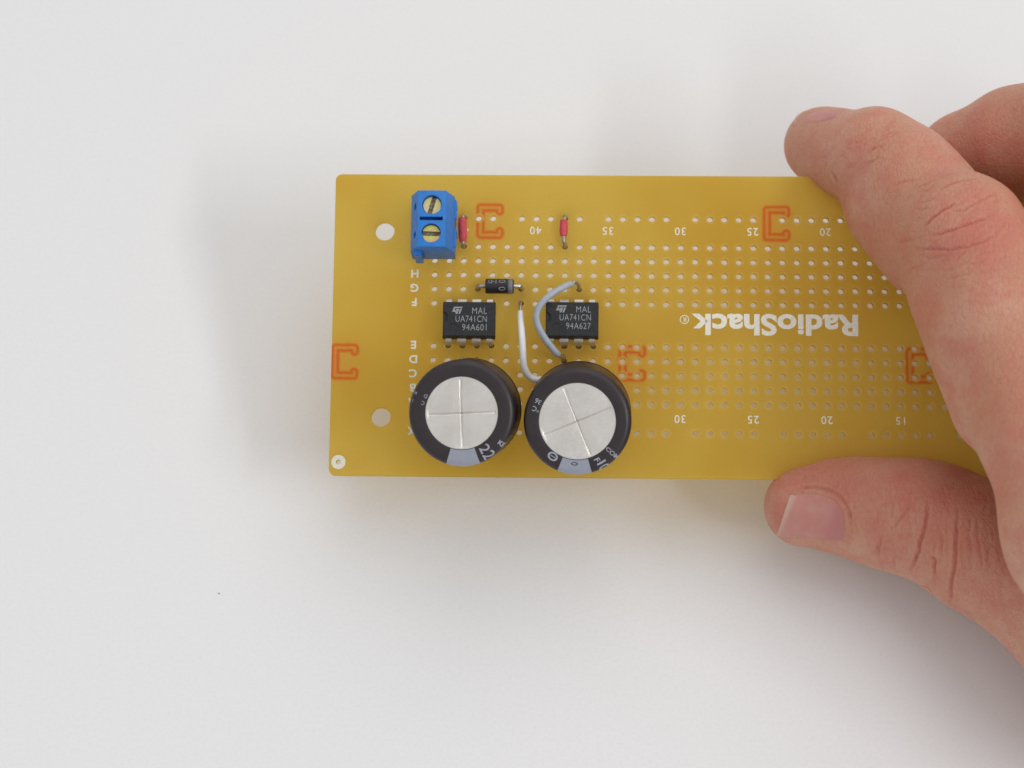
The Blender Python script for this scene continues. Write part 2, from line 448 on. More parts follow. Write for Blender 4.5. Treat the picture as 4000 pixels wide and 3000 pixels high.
for (x, y), ang, mt in zip(SC, (74, 178), ('screw_a', 'screw_b')):
    b1 = bmesh.new(); ca, sa = math.cos(math.radians(ang)), math.sin(math.radians(ang))
    # two raised halves of the head with the slot between them
    for sgn in (1, -1):
        hw = 0.40; R = 1.54; pts = []
        a0 = math.asin(hw / R)
        for k in range(17):
            t = a0 + (PI - 2 * a0) * k / 16; pts.append((R * math.cos(t), sgn * R * math.sin(t)))
        lo = [b1.verts.new((x + px_ * ca - py_ * sa, y + px_ * sa + py_ * ca, 8.4)) for px_, py_ in pts]
        hi = [b1.verts.new((x + px_ * ca - py_ * sa, y + px_ * sa + py_ * ca, 9.15)) for px_, py_ in pts]
        b1.faces.new(lo); b1.faces.new(hi)
        for i in range(17): b1.faces.new((lo[i], lo[(i + 1) % 17], hi[(i + 1) % 17], hi[i]))
    sc = from_bm('screw', b1, MAT[mt], tb, bevel=0.06)
    b2 = bmesh.new(); cyl(b2, (x, y, 7.9), (x, y, 8.62), 1.55); from_bm('screw_base', b2, MAT['slot'], sc)
for y in (2.5, -2.5):
    b1 = bmesh.new(); add_box(b1, 2.95, 3.35, y - 1.25, y + 1.25, 1.0, 4.2); from_bm('wire_clamp', b1, MAT['tin'], tb, bevel=0.1)
for y0, y1 in ((0.9, 4.3), (-4.1, -0.7)):
    b1 = bmesh.new(); add_box(b1, 3.70, 4.10, y0 + 0.2, y1 - 0.2, 4.7, 5.5); from_bm('ridge', b1, MAT['blue'], tb, bevel=0.12)
    b1 = bmesh.new(); add_box(b1, 3.70, 3.98, y0 + 2.8, y1 + 0.3, 0.2, 4.6); from_bm('ridge', b1, MAT['blue'], tb, bevel=0.08)
b1 = bmesh.new(); add_box(b1, -3.15, -1.85, -hy - 0.75, -hy + 0.05, 0.05, 6.6); from_bm('locking_rib', b1, MAT['blue'], tb, bevel=0.10)
for y in (2.54, -2.54):
    make_tube('pin', [(0, y, 0.3), (0, y, -1), (0, y, -3.2)], 0.45, MAT['tin'], tb)

# ---- red sleeved links
def red_link(u0, v0, u1, v1, body, side):
    a = px(u0, v0, 0, True); b = px(u1, v1, 0, True)
    p = [(a[0], a[1], -2.0), (a[0], a[1], -0.2)] + [tuple(q) for q in body[0]] + [(b[0], b[1], -0.2), (b[0], b[1], -2.0)]
    lead = make_tube('red_jumper_wire', p, 0.34, MAT['dull_tin'], board, side, seg=12)
    P, R = body[1]; make_tube('red_insulation', P, R, MAT['red'], lead, seg=16, n=5)
    return lead
def Z1(x, y, h): return px(1260 + x / 3.456, 660 + y / 3.456, h, True)
def Z2(x, y, h): return px(1800 + x / 3.456, 660 + y / 3.456, h, True)
red_link(1260 + 1930 / 3.456, 660 + 645 / 3.456, 1260 + 1905 / 3.456, 660 + 1045 / 3.456,
         ([Z1(1900, 640, 0.9), Z1(1893, 700, 1.2), Z1(1895, 900, 1.2), Z1(1900, 1010, 0.9)],
          ([Z1(1890, 666, 1.15), Z1(1888, 740, 1.2), Z1(1892, 850, 1.2), Z1(1893, 930, 1.2), Z1(1897, 985, 1.1)], [0.70, 0.74, 0.78, 0.72, 0.52])),
         'long red insulated jumper beside the blue terminal block')
red_link(1800 + 1408 / 3.456, 660 + 640 / 3.456, 1800 + 1408 / 3.456, 660 + 1042 / 3.456,
         ([Z2(1404, 660, 0.9), Z2(1392, 720, 1.2), Z2(1388, 880, 1.2), Z2(1390, 960, 1.2), Z2(1406, 1015, 0.7)],
          ([Z2(1392, 690, 1.2), Z2(1390, 760, 1.2), Z2(1388, 830, 1.2), Z2(1388, 905, 1.2)], [0.64, 0.70, 0.74, 0.60])),
         'short red insulated jumper standing clear of the other parts')

# ---- diode
def Z4(x, y, h): return px(1560 + x / 4.608, 1060 + y / 4.608, h, True)
def Z5(x, y, h): return px(1960 + x / 4.608, 1060 + y / 4.608, h, True)
a = Z4(1550, 268, 1.4); b = Z4(2060, 268, 1.4)
dc = (a + b) / 2; L = (b[0] - a[0]); DR = 1.30; DZ = DR + 0.1
prof = [(-L / 2, 0.0), (-L / 2, DR - 0.16), (-L / 2 + 0.14, DR), (L / 2 - 0.14, DR), (L / 2, DR - 0.16), (L / 2, 0.0)]
def lathe_x(prof, cx, cy, cz, n=40):
    V = []; F = []
    for x, r in prof:
        for k in range(n): V.append((cx + x, cy + r * math.cos(2 * PI * k / n), cz + r * math.sin(2 * PI * k / n)))
    for i in range(len(prof) - 1):
        for k in range(n): F.append((i * n + k, i * n + (k + 1) % n, (i + 1) * n + (k + 1) % n, (i + 1) * n + k))
    return V, F
prof[0] = (prof[0][0], 0.02); prof[-1] = (prof[-1][0], 0.02)
di = from_pd('diode', *lathe_x(prof, dc[0], dc[1], DZ), MAT['diode'], board, 'black cylindrical diode with a grey band at its right end', True)
di.data.set_sharp_from_angle(angle=math.radians(35))
x0 = (1955 - 1550) / 510 * L - L / 2; x1 = (2045 - 1550) / 510 * L - L / 2
from_pd('band', *lathe_x([(x0, DR - .05), (x0, DR + 0.02), (x1, DR + 0.02), (x1, DR - .05)], dc[0], dc[1], DZ), MAT['band'], di, smooth=False).data.shade_smooth()
ha = Z4(1405, 300, 0); hb = Z5(362, 300, 0)
make_tube('lead', [(ha[0], ha[1], -2), (ha[0], ha[1], 0.2), (ha[0] + 0.2, ha[1] + .15, 1.0), (ha[0] + 0.8, dc[1], DZ), (dc[0], dc[1], DZ)], 0.37, MAT['dull_tin'], di)
make_tube('lead', [(hb[0], hb[1], -2), (hb[0], hb[1], 0.2), (hb[0] - 0.2, hb[1] + .15, 1.0), (hb[0] - 0.8, dc[1], DZ), (dc[0], dc[1], DZ)], 0.37, MAT['tin'], di)
def on_diode(body, zx, zy, size, rot=0.0, xs=1.0, bold=-0.012):
    x = (zx - 1550) / 510 * L - L / 2; yv = (268 - zy) / 265 * 2 * DR
    me = text_mesh(body, size, bold, 0.0, xs, fine=2); ca, sa = math.cos(rot), math.sin(rot)
    def fn(a, b, c):
        X = x + a * ca - b * sa; Yl = a * sa + b * ca; ang = math.asin(max(-.98, min(.98, yv / DR))) + Yl / DR
        return (dc[0] + X, dc[1] + (DR + .02) * math.sin(ang), DZ + (DR + .02) * math.cos(ang))
    put(me, fn); return link('printed_mark', me, MAT['ink_dim'], di)
on_diode('G', 1640, 205, 0.75, 0, 1.0); on_diode('F', 1685, 195, 0.6, PI / 2)
on_diode('I', 1742, 200, 0.95); on_diode('0', 1850, 200, 1.2, PI / 2, 0.9); on_diode('0', 1850, 335, 1.2, PI / 2, 0.9)

# ---- the two chips
def chip(col0, serial, zb, label, Z, ox, oy, rot):
    """zb: centre of the body's top face in zoom coordinates"""
    W, D, H = 9.10, 5.95, 4.15; c = Z(zb[0], zb[1], H)
    cx = colx(col0 - 1.5); lv = Z
    bm = bmesh.new()
    Wt, Dt = W / 2, D / 2
    lay = [(0.75, 0.22), (2.45, 0.0), (2.60, 0.0), (H, 0.24)]
    rings = []
    for z, ins in lay:
        grow = 0.34 if z in (2.45, 2.60) else 0.0
        x = Wt + 0.05 - ins * 0.5; y = Dt + 0.24 - ins if z > 2 else Dt + 0.02
        rings.append([bm.verts.new(q) for q in ((-x, -y, z), (x, -y, z), (x, y, z), (-x, y, z))])
    bm.faces.new(rings[0][::-1]); bm.faces.new(rings[-1])
    for a, b in zip(rings, rings[1:]):
        for i in range(4): bm.faces.new((a[i], a[(i + 1) % 4], b[(i + 1) % 4], b[i]))
    bmesh.ops.recalc_face_normals(bm, faces=bm.faces)
    bmesh.ops.bevel(bm, geom=[e for e in bm.edges], offset=0.07, segments=2, affect='EDGES')
    cutm = bmesh.new(); cyl(cutm, (-Wt - 0.1, 0.35, H - 0.35), (-Wt - 0.1, 0.35, H + 1), 1.0); cyl(cutm, (-Wt + 1.9, -1.45, H - 0.10), (-Wt + 1.9, -1.45, H + 1), 0.72)
    ob = []
    for b_ in (bm, cutm):
        bmesh.ops.recalc_face_normals(b_, faces=b_.faces); bmesh.ops.scale(b_, vec=(MM, MM, MM), verts=b_.verts)
        m_ = bpy.data.meshes.new('x'); b_.to_mesh(m_); b_.free(); o_ = bpy.data.objects.new('x', m_); COL.objects.link(o_); ob.append(o_)
    md = ob[0].modifiers.new('b', 'BOOLEAN'); md.object = ob[1]; md.solver = 'EXACT'
    bpy.context.view_layer.update(); dg = bpy.context.evaluated_depsgraph_get()
    hm = bpy.data.meshes.new_from_object(ob[0].evaluated_get(dg)); COL.objects.unlink(ob[0]); COL.objects.unlink(ob[1])
    hm.shade_smooth(); hm.set_sharp_from_angle(angle=math.radians(25))
    o = link('chip', hm, MAT['chip'], board, label)
    o.location = (c[0] * MM, c[1] * MM, 0); o.rotation_euler = (0, 0, rot)
    # legs: shoulder, bend, blade tapering to the hole
    for i in range(4):
        X = colx(col0 - i) - c[0]
        for sg in (1, -1):
            wl = 0.76 if 0 < i < 3 else 0.76
            wr = 0.76
            if i == 0: wl = 0.24
            if i == 3: wr = 0.26
            Yh = sg * 3 * PITCH / 2 - c[1] + 0.0
            ys = sg * (Dt + 0.02); ye = sg * 3.70 - 0.0
            bm = bmesh.new()
            path = [(ys, 2.52), (ye - sg * 0.22, 2.52), (ye - sg * 0.05, 2.45), (ye, 2.25), (sg * 3.78, 1.15), (sg * 3.79, 0.75), (sg * 3.80, 0.45), (sg * 3.81, 0.2), (sg * 3.81, 0.02), (sg * 3.81, -1.5)]
            wd = [1, 1, 1, 1, 1, 0.74, 0.67, 0.54, 0.36, 0.34]
            T = 0.25; rows = []
            for k, ((y, z), f) in enumerate(zip(path, wd)):
                if k == 0: t = (path[1][0] - y, path[1][1] - z)
                elif k == len(path) - 1: t = (y - path[k - 1][0], z - path[k - 1][1])
                else: t = (path[k + 1][0] - path[k - 1][0], path[k + 1][1] - path[k - 1][1])
                ln = math.hypot(*t); nx_, nz_ = -t[1] / ln * T / 2 * sg, t[0] / ln * T / 2 * sg
                l_, r_ = wl * f, wr * f
                if k > 4: l_ = min(wl, f); r_ = min(wr, f)
                rows.append([bm.verts.new(q) for q in ((X - l_, y + nx_, z + nz_), (X + r_, y + nx_, z + nz_), (X + r_, y - nx_, z - nz_), (X - l_, y - nx_, z - nz_))])
            for a_, b_ in zip(rows, rows[1:]):
                for q in range(4): bm.faces.new((a_[q], a_[(q + 1) % 4], b_[(q + 1) % 4], b_[q]))
            bm.faces.new(rows[0]); bm.faces.new(rows[-1])
            lg = from_bm('leg', bm, MAT['leg'], o, bevel=0.03, seg=1)
    def T(body, x0z, x1z, yz, cap, bold=-0.004):
        p0 = Z(x0z, yz, H); p1 = Z(x1z, yz, H); wdt = p1[0] - p0[0]
        me = text_mesh(body, cap, bold, 0.0, 1.0, 1.08)
        xs = [v.co.x for v in me.vertices]; k = wdt / (max(xs) - min(xs)); mid = (p0 + p1) / 2 - c
        put(me, lambda a, b, cc: (mid[0] + a * k, mid[1] + b, H + 0.012))
        link('printed_text', me, MAT['ink_dim'], o)
    T('MAL', 1312 + ox, 1575 + ox, 708 + oy, 1.12); T('UA741CN', 1012 + ox, 1575 + ox, 852 + oy, 1.12); T(serial, 1130 + ox, 1570 + ox, 1005 + oy, 1.12)
    # maker's emblem: slanted letters cut from a bar
    polys = [[(985, 636), (1140, 636), (1131, 662), (1006, 662), (995, 690), (962, 690)],
             [(960, 694), (1022, 694), (1038, 712), (1020, 742), (990, 726), (943, 726)],
             [(1032, 674), (1082, 674), (1046, 764), (1008, 764), (1024, 722), (1008, 700)],
             [(1094, 674), (1127, 674), (1092, 766), (1060, 766)]]
    V = []; F = []
    for P in polys:
        s0 = len(V)
        for x, y in P: q = Z(x + ox, y + oy, H) - c; V.append((q[0], q[1], H + 0.012))
        F.append(tuple(range(s0, len(V))))
    from_pd('printed_emblem', V, F, MAT['ink_dim'], o)
    return o
chip(46, '94A601', (1250, 855), 'left chip, lettered 94A601, nearest the diode', Z4, 0, 0, 0)
chip(39, '94A627', (1265, 858), 'right chip, lettered 94A627, partly under the grey wire', Z5, 30, -25, 0)

# ---- capacitors
def capacitor(tz, bz, Z, Rt, disc_f, disc_off, groove, stripe, label):
    H = 17.6
    top = Z(tz[0], tz[1], H + 1.2); base = Z(bz[0], bz[1], 1.4)
    ax = (top - base); ln = np.linalg.norm(ax); ax = ax / ln
    xa = np.array([1, 0, 0.]) - ax * ax[0]; xa /= np.linalg.norm(xa); ya = np.cross(ax, xa)
    mt = Matrix(((xa[0], ya[0], ax[0], base[0] * MM), (xa[1], ya[1], ax[1], base[1] * MM), (xa[2], ya[2], ax[2], base[2] * MM), (0, 0, 0, 1)))
    R = Rt
    prof = [(R - 2.2, 0.0), (R - 0.9, 0.0), (R - 0.35, 0.15), (R - 0.05, 0.6), (R, 1.1), (R - 0.05, 1.5), (R - 0.55, 2.0), (R - 0.70, 2.35), (R - 0.55, 2.7), (R - 0.08, 3.2), (R, 3.8), (R, ln - 1.3)]
    for k in range(1, 9):
        a = k / 8 * PI / 2; prof.append((R - 1.15 + 1.15 * math.cos(a), ln - 1.3 + 1.05 * math.sin(a)))
    rin = R * disc_f
    prof += [(R - 1.6, ln - 0.235), (rin + 0.12, ln - 0.22), (rin + 0.02, ln - 0.26), (rin, ln - 0.42)]
    s = [0.0]
    def lathe(prof, a0, a1, n, off=0.0):
        V = []; F = []; full = abs(a1 - a0 - 2 * PI) < 1e-6; m = n if full else n + 1
        for i, (r, z) in enumerate(prof):
            p0 = prof[max(i - 1, 0)]; p1 = prof[min(i + 1, len(prof) - 1)]
            t = (p1[0] - p0[0], p1[1] - p0[1]); l_ = math.hypot(*t); nr, nz = t[1] / l_, -t[0] / l_
            for k in range(m):
                a = a0 + (a1 - a0) * k / n
                V.append(((r + nr * off) * math.cos(a), (r + nr * off) * math.sin(a), z + nz * off))
        for i in range(len(prof) - 1):
            for k in range(n): F.append((i * m + k, i * m + (k + 1) % m, (i + 1) * m + (k + 1) % m, (i + 1) * m + k))
        return V, F
    cap = from_pd('capacitor', *lathe(prof, 0, 2 * PI, 128), MAT['sleeve'], board, label, True)
    cap.matrix_local = mt; cap.data.set_sharp_from_angle(angle=math.radians(50))
    # rubber bung under it
    from_pd('bung', *lathe([(0.02, 0.02), (R - 2.3, 0.02), (R - 2.2, 0.3)], 0, 2 * PI, 48), MAT['rubber'], cap, smooth=False)
    # pressed aluminium lid with two vent grooves
    ga, gb = groove; N = 72; V = []; F = []; rd = rin + 0.01
    for i in range(N + 1):
        r = rd * i / N
        for k in range(300):
            a = 2 * PI * k / 300; x, y = r * math.cos(a), r * math.sin(a); z = ln - 0.36
            for g, other, f in ((ga, gb, 1), (gb, ga, 1)):
                d = -x * math.sin(g) + y * math.cos(g); al = abs(x * math.cos(g) + y * math.sin(g))
                fade = max(0.0, min(1.0, (rd * 0.96 - al) / 0.25))
                z -= fade * (0.30 * math.exp(-(d / 0.12) ** 2) + 0.10 * math.exp(-(d / 1.1) ** 2))
            z += 0.03 * (1 - (r / rd) ** 2)
            V.append((x, y, z))
    for i in range(N):
        for k in range(300): F.append((i * 300 + k, i * 300 + (k + 1) % 300, (i + 1) * 300 + (k + 1) % 300, (i + 1) * 300 + k))
    from_pd('lid', V, F, MAT['alu'], cap, 'silver lid with a cross-shaped groove', True)
    from_pd('stripe', *lathe(prof[4:-2], stripe[0], stripe[1], 20, 0.02), MAT['stripe'], cap, 'grey polarity stripe', True)
    for sg in (1, -1): make_tube('lead', [(sg * 3.75, 0, 0.4), (sg * 3.75, 0, -1.0), (sg * 3.75, 0.3, -3.4)], 0.4, MAT['tin'], cap)
    # lettering that runs outwards over the rim: s = distance from the axis along the sleeve
    P = [(R - 1.6, ln - 0.235)]; rim = list(reversed(prof[10:20])) ; P = [(rin, ln - 0.22)] + rim
    S_ = [rin]
    for q0, q1 in zip(P, P[1:]): S_.append(S_[-1] + math.hypot(q1[0] - q0[0], q1[1] - q0[1]))
    Rp = [q[0] for q in P]; Zp = [q[1] for q in P]
    def over(s_):
        if s_ <= S_[1]: return s_, ln - 0.185
        return float(np.interp(s_, S_, Rp)) + 0.035, float(np.interp(s_, S_, Zp)) + 0.035
    def letter(body, zx, zy, size, radial=True, xs=1.0, bold=0.0, mat='ink_sleeve', z0=None):
        # position from the photograph, relative to the top centre, in mm
        k = 1 / 3.319 / 23.3
        x, y = (zx - tz[0]) * k, -(zy - tz[1]) * k / 0.985
        r0, a0 = math.hypot(x, y), math.atan2(y, x)
        me = text_mesh(body, size, bold, 0.0, xs, fine=2)
        def fn(a, b, c):
            sr = r0 + a; rr_, zz = over(max(rin + 0.05, sr)); an = a0 + b / max(r0, 1)
            return (rr_ * math.cos(an), rr_ * math.sin(an), zz)
        put(me, fn); return link('printed_text', me, MAT[mat], cap)
    return cap, letter
def Z6(x, y, h): return px(1560 + x / 3.319, 1360 + y / 3.319, h, True)
def Z7(x, y, h): return px(2000 + x / 3.319, 1360 + y / 3.319, h, True)
ang = lambda x, y: math.atan2(-y, x)
c1, L1 = capacitor((805, 842), (925, 792), Z6, 8.92, 0.678, (0, 0), (ang(35, 900), ang(900, -45)),
                   (-PI / 2 - math.radians(16.7), -PI / 2 + math.radians(20.6)), 'left capacitor, its lid groove cross standing upright, lettered 22')
L1('22', 1138, 1332, 1.95, xs=0.92, bold=0.008); L1('KE', 1325, 1228, 0.8, bold=0.03)
L1('D', 338, 632, 0.62); L1('C', 303, 720, 0.62); L1('H', 205, 590, 0.62); L1('I', 170, 690, 0.62)
c2, L2 = capacitor((848, 950), (872, 832), Z7, 9.0, 0.708, (0, 0), (ang(335, 835), ang(840, -355)),
                   (-PI / 2 - math.radians(21.6), -PI / 2 + math.radians(16)), 'right capacitor, its lid groove cross turned aslant')
L2('36', 340, 703, 0.80, bold=0.01); L2('°C', 310, 800, 0.80, bold=0.01)
L2('COM', 1300, 1350, 0.72, xs=1.15, bold=0.02); L2('F', 1105, 1440, 1.0, bold=0.02); L2('10', 1190, 1515, 1.7, xs=0.85, bold=0.02)
L2('0', 815, 1490, 1.15, xs=0.8, bold=0.0, mat='ink_dark')
L2('O', 535, 1400, 1.7, xs=0.75, bold=0.02); L2('I', 535, 1400, 0.95, xs=0.9, bold=0.01)

# ---- solder joints under every lead, closing its hole
def solder_joint(x, y, _m=[None]):
    if _m[0] is None:
        V_, F_ = [], []
        for r, z in ((0.98, -1.575), (0.92, -1.75), (0.55, -2.2), (0.36, -2.9), (0.02, -3.0), (0.02, -1.3), (0.50, -1.3), (0.52, -1.575)):
            for k in range(14): V_.append((r * math.cos(2 * PI * k / 14), r * math.sin(2 * PI * k / 14), z))
        for i in range(7):
            for k in range(14): F_.append((i * 14 + k, i * 14 + (k + 1) % 14, (i + 1) * 14 + (k + 1) % 14, (i + 1) * 14 + k))
        o = from_pd('solder_joint', V_, F_, MAT['solder'], board, smooth=True); _m[0] = o
    else:
        o = _m[0].copy(); COL.objects.link(o); o.parent = board
    o.location = (x * MM, y * MM, 0)
JN = [(colx(c), sg * 1.5 * PITCH) for c0 in (46, 39) for c in range(c0 - 3, c0 + 1) for sg in (1, -1)]
for u, v in ((1260 + 1930 / 3.456, 660 + 645 / 3.456), (1260 + 1905 / 3.456, 660 + 1045 / 3.456), (1800 + 1408 / 3.456, 660 + 640 / 3.456), (1800 + 1408 / 3.456, 660 + 1042 / 3.456), (2034, 1180), (2262, 1128), (2200, 1404)):
    q = px(u, v, 0, True); JN.append((round((q[0]) / PITCH) * PITCH, q[1]))
JN += [(ha[0], ha[1]), (hb[0], hb[1])]
for x, y in JN: solder_joint(x, y)

# ---- white and grey jumper wires
P = [(2034, 1180, -2.2), (2034, 1180, -0.3), (2033, 1194, 1.2), (2033, 1225, 1.9), (2034, 1245, 2.2)]
P = [px(u, v, h, True) for u, v, h in P]
P[0][:2] = P[1][:2]
jw = make_tube('white_jumper_wire', P, 0.30, MAT['dull_tin'], board, 'white insulated jumper wire between the two chips')
Pw = [(2033, 1217, 1.8), (2034, 1250, 2.4), (2037, 1290, 3.0), (2040, 1330, 3.2), (2042, 1370, 3.0), (2044, 1410, 2.5), (2052, 1446, 1.9), (2070, 1472, 1.4), (2094, 1483, 1.2), (2130, 1482, 1.0), (2180, 1480, 1.0)]
make_tube('white_insulation', [px(*q, True) for q in Pw], [0.48, 0.54] + [0.60] * 9, MAT['white_wire'], jw, seg=18)
hA = px(2262, 1128, 0, True); hB = px(2200, 1404, 0, True)
G = [(1262, 240, 2.8), (1205, 238, 3.3), (1100, 290, 4.2), (950, 375, 4.9), (820, 470, 5.3), (720, 575, 5.4), (650, 690, 5.2), (624, 810, 5.0), (635, 910, 4.8), (668, 1010, 4.6), (725, 1125, 4.3), (800, 1240, 4.0), (900, 1370, 3.4), (970, 1455, 2.9), (1020, 1505, 2.4)]
G = [Z5(*q) for q in G]
gw = make_tube('grey_jumper_wire', [(hA[0], hA[1], -2), (hA[0], hA[1], 0.3), (hA[0] - 0.1, hA[1] + 0.35, 1.5), (hA[0] - 0.7, hA[1] + 0.75, 2.4), G[0], G[1]], 0.32, MAT['dull_tin'], board, 'grey insulated jumper wire curving over the right chip')
make_tube('lead', [G[-2], G[-1], Z5(1075, 1535, 1.6), (hB[0] + .1, hB[1] + 0.45, 1.0), (hB[0], hB[1], 0.0), (hB[0], hB[1], -2)], 0.32, MAT['dull_tin'], gw)
make_tube('grey_insulation', G, [0.50] + [0.60] * 13 + [0.54], MAT['grey_wire'], gw, seg=18)

# a crumb of dust on the table
d_ = np.array([(473 * 4000 / 2212 - 2000) / FPX, -(1282 * 4000 / 2212 - 1500) / FPX, -1.0]); d_ = CW @ d_
q = cam_pos + d_ * (-cam_pos[2] / d_[2])
b1 = bmesh.new(); bmesh.ops.create_icosphere(b1, subdivisions=2, radius=0.13)
for v in b1.verts: v.co = Vector((v.co.x * 1.3, v.co.y * 0.8, v.co.z * 0.6)) * random.uniform(0.8, 1.15)
ds = from_bm('dust_speck', b1, MAT['solder']); ds.location = (q[0], q[1], 0.00006)
ds['label'] = 'tiny dark speck lying alone on the white table'; ds['category'] = 'speck'

# ------------------------------------------------------------------ the hand
def rc(P, a, b, ra, rb):
    """distance to a round cone between a and b"""
    ba = b - a; l2 = ba @ ba; rrd = ra - rb; a2 = l2 - rrd * rrd; il2 = 1 / l2
    pa = P - a; y = pa @ ba; z = y - l2
    t = pa * l2 - y[..., None] * ba; x2 = np.einsum('...i,...i->...', t, t)
    y2 = y * y * l2; z2 = z * z * l2
    k = np.sign(rrd) * rrd * rrd * x2
    d = (np.sqrt(np.maximum(x2 * a2 * il2, 0)) + y * rrd) * il2 - ra
    m1 = np.sign(z) * a2 * z2 > k; m2 = np.sign(y) * a2 * y2 < k
    d = np.where(m2, np.sqrt(np.maximum(x2 + y2, 0)) * il2 - ra, d)
    d = np.where(m1, np.sqrt(np.maximum(x2 + z2, 0)) * il2 - rb, d)
    return d
def smin(a, b, k):
    h = np.maximum(k - np.abs(a - b), 0) / k
    return np.minimum(a, b) - h * h * k * 0.25
J = lambda u, v, h: px(u, v, h)
# (point, radius) chains in mm, groups joined softly to each other
CH = {
 'index': [(J(1778, 315, -5.0), 7.0), (J(1824, 334, -2.0), 7.3), (J(1890, 350, 4.0), 8.5), (J(1980, 428, 9.5), 9.6), (J(2078, 518, 18.0), 10.0), (J(2165, 700, 26.0), 10.3), (J(2262, 930, 33.0), 10.8), (J(2362, 1150, 36.0), 11.2)],
 'thumb': [(J(1737, 1094, -2.5), 7.0), (J(1835, 1096, -2.0), 7.7), (J(1915, 1112, -0.5), 8.7), (J(1988, 1122, 1.0), 9.3), (J(2110, 1190, 4.0), 9.8), (J(2305, 1325, 8.0), 10.4), (J(2560, 1500, 14.0), 15.5)],
 'middle': [(J(1985, 520, -9.5), 6.9), (J(2010, 440, -9.5), 7.4), (J(2090, 352, -5.5), 8.6), (J(2195, 310, 1.0), 9.5), (J(2330, 284, 9.0), 10.3), (J(2440, 560, 26.0), 10.6), (J(2610, 1010, 38.0), 11.6)],
 'ring': [(J(2290, 480, -12.0), 6.8), (J(2420, 400, -8.0), 8.3), (J(2640, 380, 6.0), 9.6), (J(2860, 980, 34.0), 11.2)],
 'little': [(J(2560, 560, -10.0), 6.2), (J(2680, 530, -6.0), 7.3), (J(2860, 560, 4.0), 8.4), (J(3080, 1060, 26.0), 10.4)],
}
WR = J(3020, 1560, 24.0)
PALM = [((J(2352, 1150, 36.0), 11.0), (WR + np.array([-8, 0, 0]), 17)), ((J(2610, 1010, 38.0), 11.6), (WR, 18)), ((J(2860, 980, 34.0), 11.2), (WR + np.array([6, 2, 0]), 18)),
        ((J(3080, 1060, 26.0), 10.6), (WR + np.array([10, 4, -2]), 17)), ((J(2560, 1500, 14.0), 15.5), (WR + np.array([-8, -4, -4]), 17)),
        ((J(2330, 1180, 30.0), 8.0), (J(2420, 1400, 12.0), 11.0)), ((J(2480, 1230, 26.0), 13.0), (J(2640, 1450, 18.0), 15.0)),
        ((J(2700, 1200, 26.0), 15.0), (J(2900, 1420, 24.0), 18.0)), ((WR, 18), (WR + np.array([62, -10, 2]), 20)), ((WR + np.array([8, 3, 0]), 17), (WR + np.array([62, 2, 2]), 19))]
allp = [q for c in CH.values() for q in c] + [q for c in PALM for q in c]
lo = np.min([p - r for p, r in allp], axis=0) - 3; hi = np.max([p + r for p, r in allp], axis=0) + 3
VOX = 0.55
dims = np.ceil((hi - lo) / VOX).astype(int) + 1
D = np.full(dims, 1e3, np.float32)
def grid(a, b):
    i0 = np.maximum(((a - lo) / VOX).astype(int), 0); i1 = np.minimum(((b - lo) / VOX).astype(int) + 2, dims)
    g = np.stack(np.meshgrid(*[lo[k] + VOX * np.arange(i0[k], i1[k]) for k in range(3)], indexing='ij'), -1)
    return tuple(slice(i0[k], i1[k]) for k in range(3)), g
def prim(field, a, ra, b, rb, k, pad=6.0):
    mn = np.minimum(a - ra, b - rb) - pad; mx = np.maximum(a + ra, b + rb) + pad
    sl, g = grid(mn, mx); field[sl] = smin(field[sl], rc(g, a, b, ra, rb).astype(np.float32), k)
for nm, c in CH.items():
    Fd = np.full(dims, 1e3, np.float32)
    for i, ((a, ra), (b, rb)) in enumerate(zip(c, c[1:])):
        prim(Fd, a, ra, b, rb, 1.6 if (nm == 'index' and i in (2,)) else 3.0)
    if nm == 'index':      # soft pulp of the middle joint, knuckle pad, bulge behind the nail
        prim(Fd, J(1915, 462, 6.0), 6.6, J(1992, 545, 12.0), 7.4, 4.0)
        prim(Fd, J(2095, 500, 19.5), 8.2, J(2140, 580, 23.0), 8.4, 4.0)
        prim(Fd, J(1895, 318, 5.0), 6.0, J(1950, 355, 8.5), 7.0, 4.0)
        prim(Fd, J(2055, 650, 19.0), 6.5, J(2150, 880, 24.0), 7.2, 5.0)
    if nm == 'thumb':
        prim(Fd, J(1800, 1066, -2.5), 4.6, J(1990, 1092, 0.5), 6.4, 4.0)
        prim(Fd, J(2070, 1100, 0.5), 6.4, J(2200, 1160, 3.0), 8.0, 4.0)
    D = smin(D, Fd, 1.2) if nm != 'index' else Fd
for (a, ra), (b, rb) in PALM: prim(D, a, ra, b, rb, 9.0, 12.0)

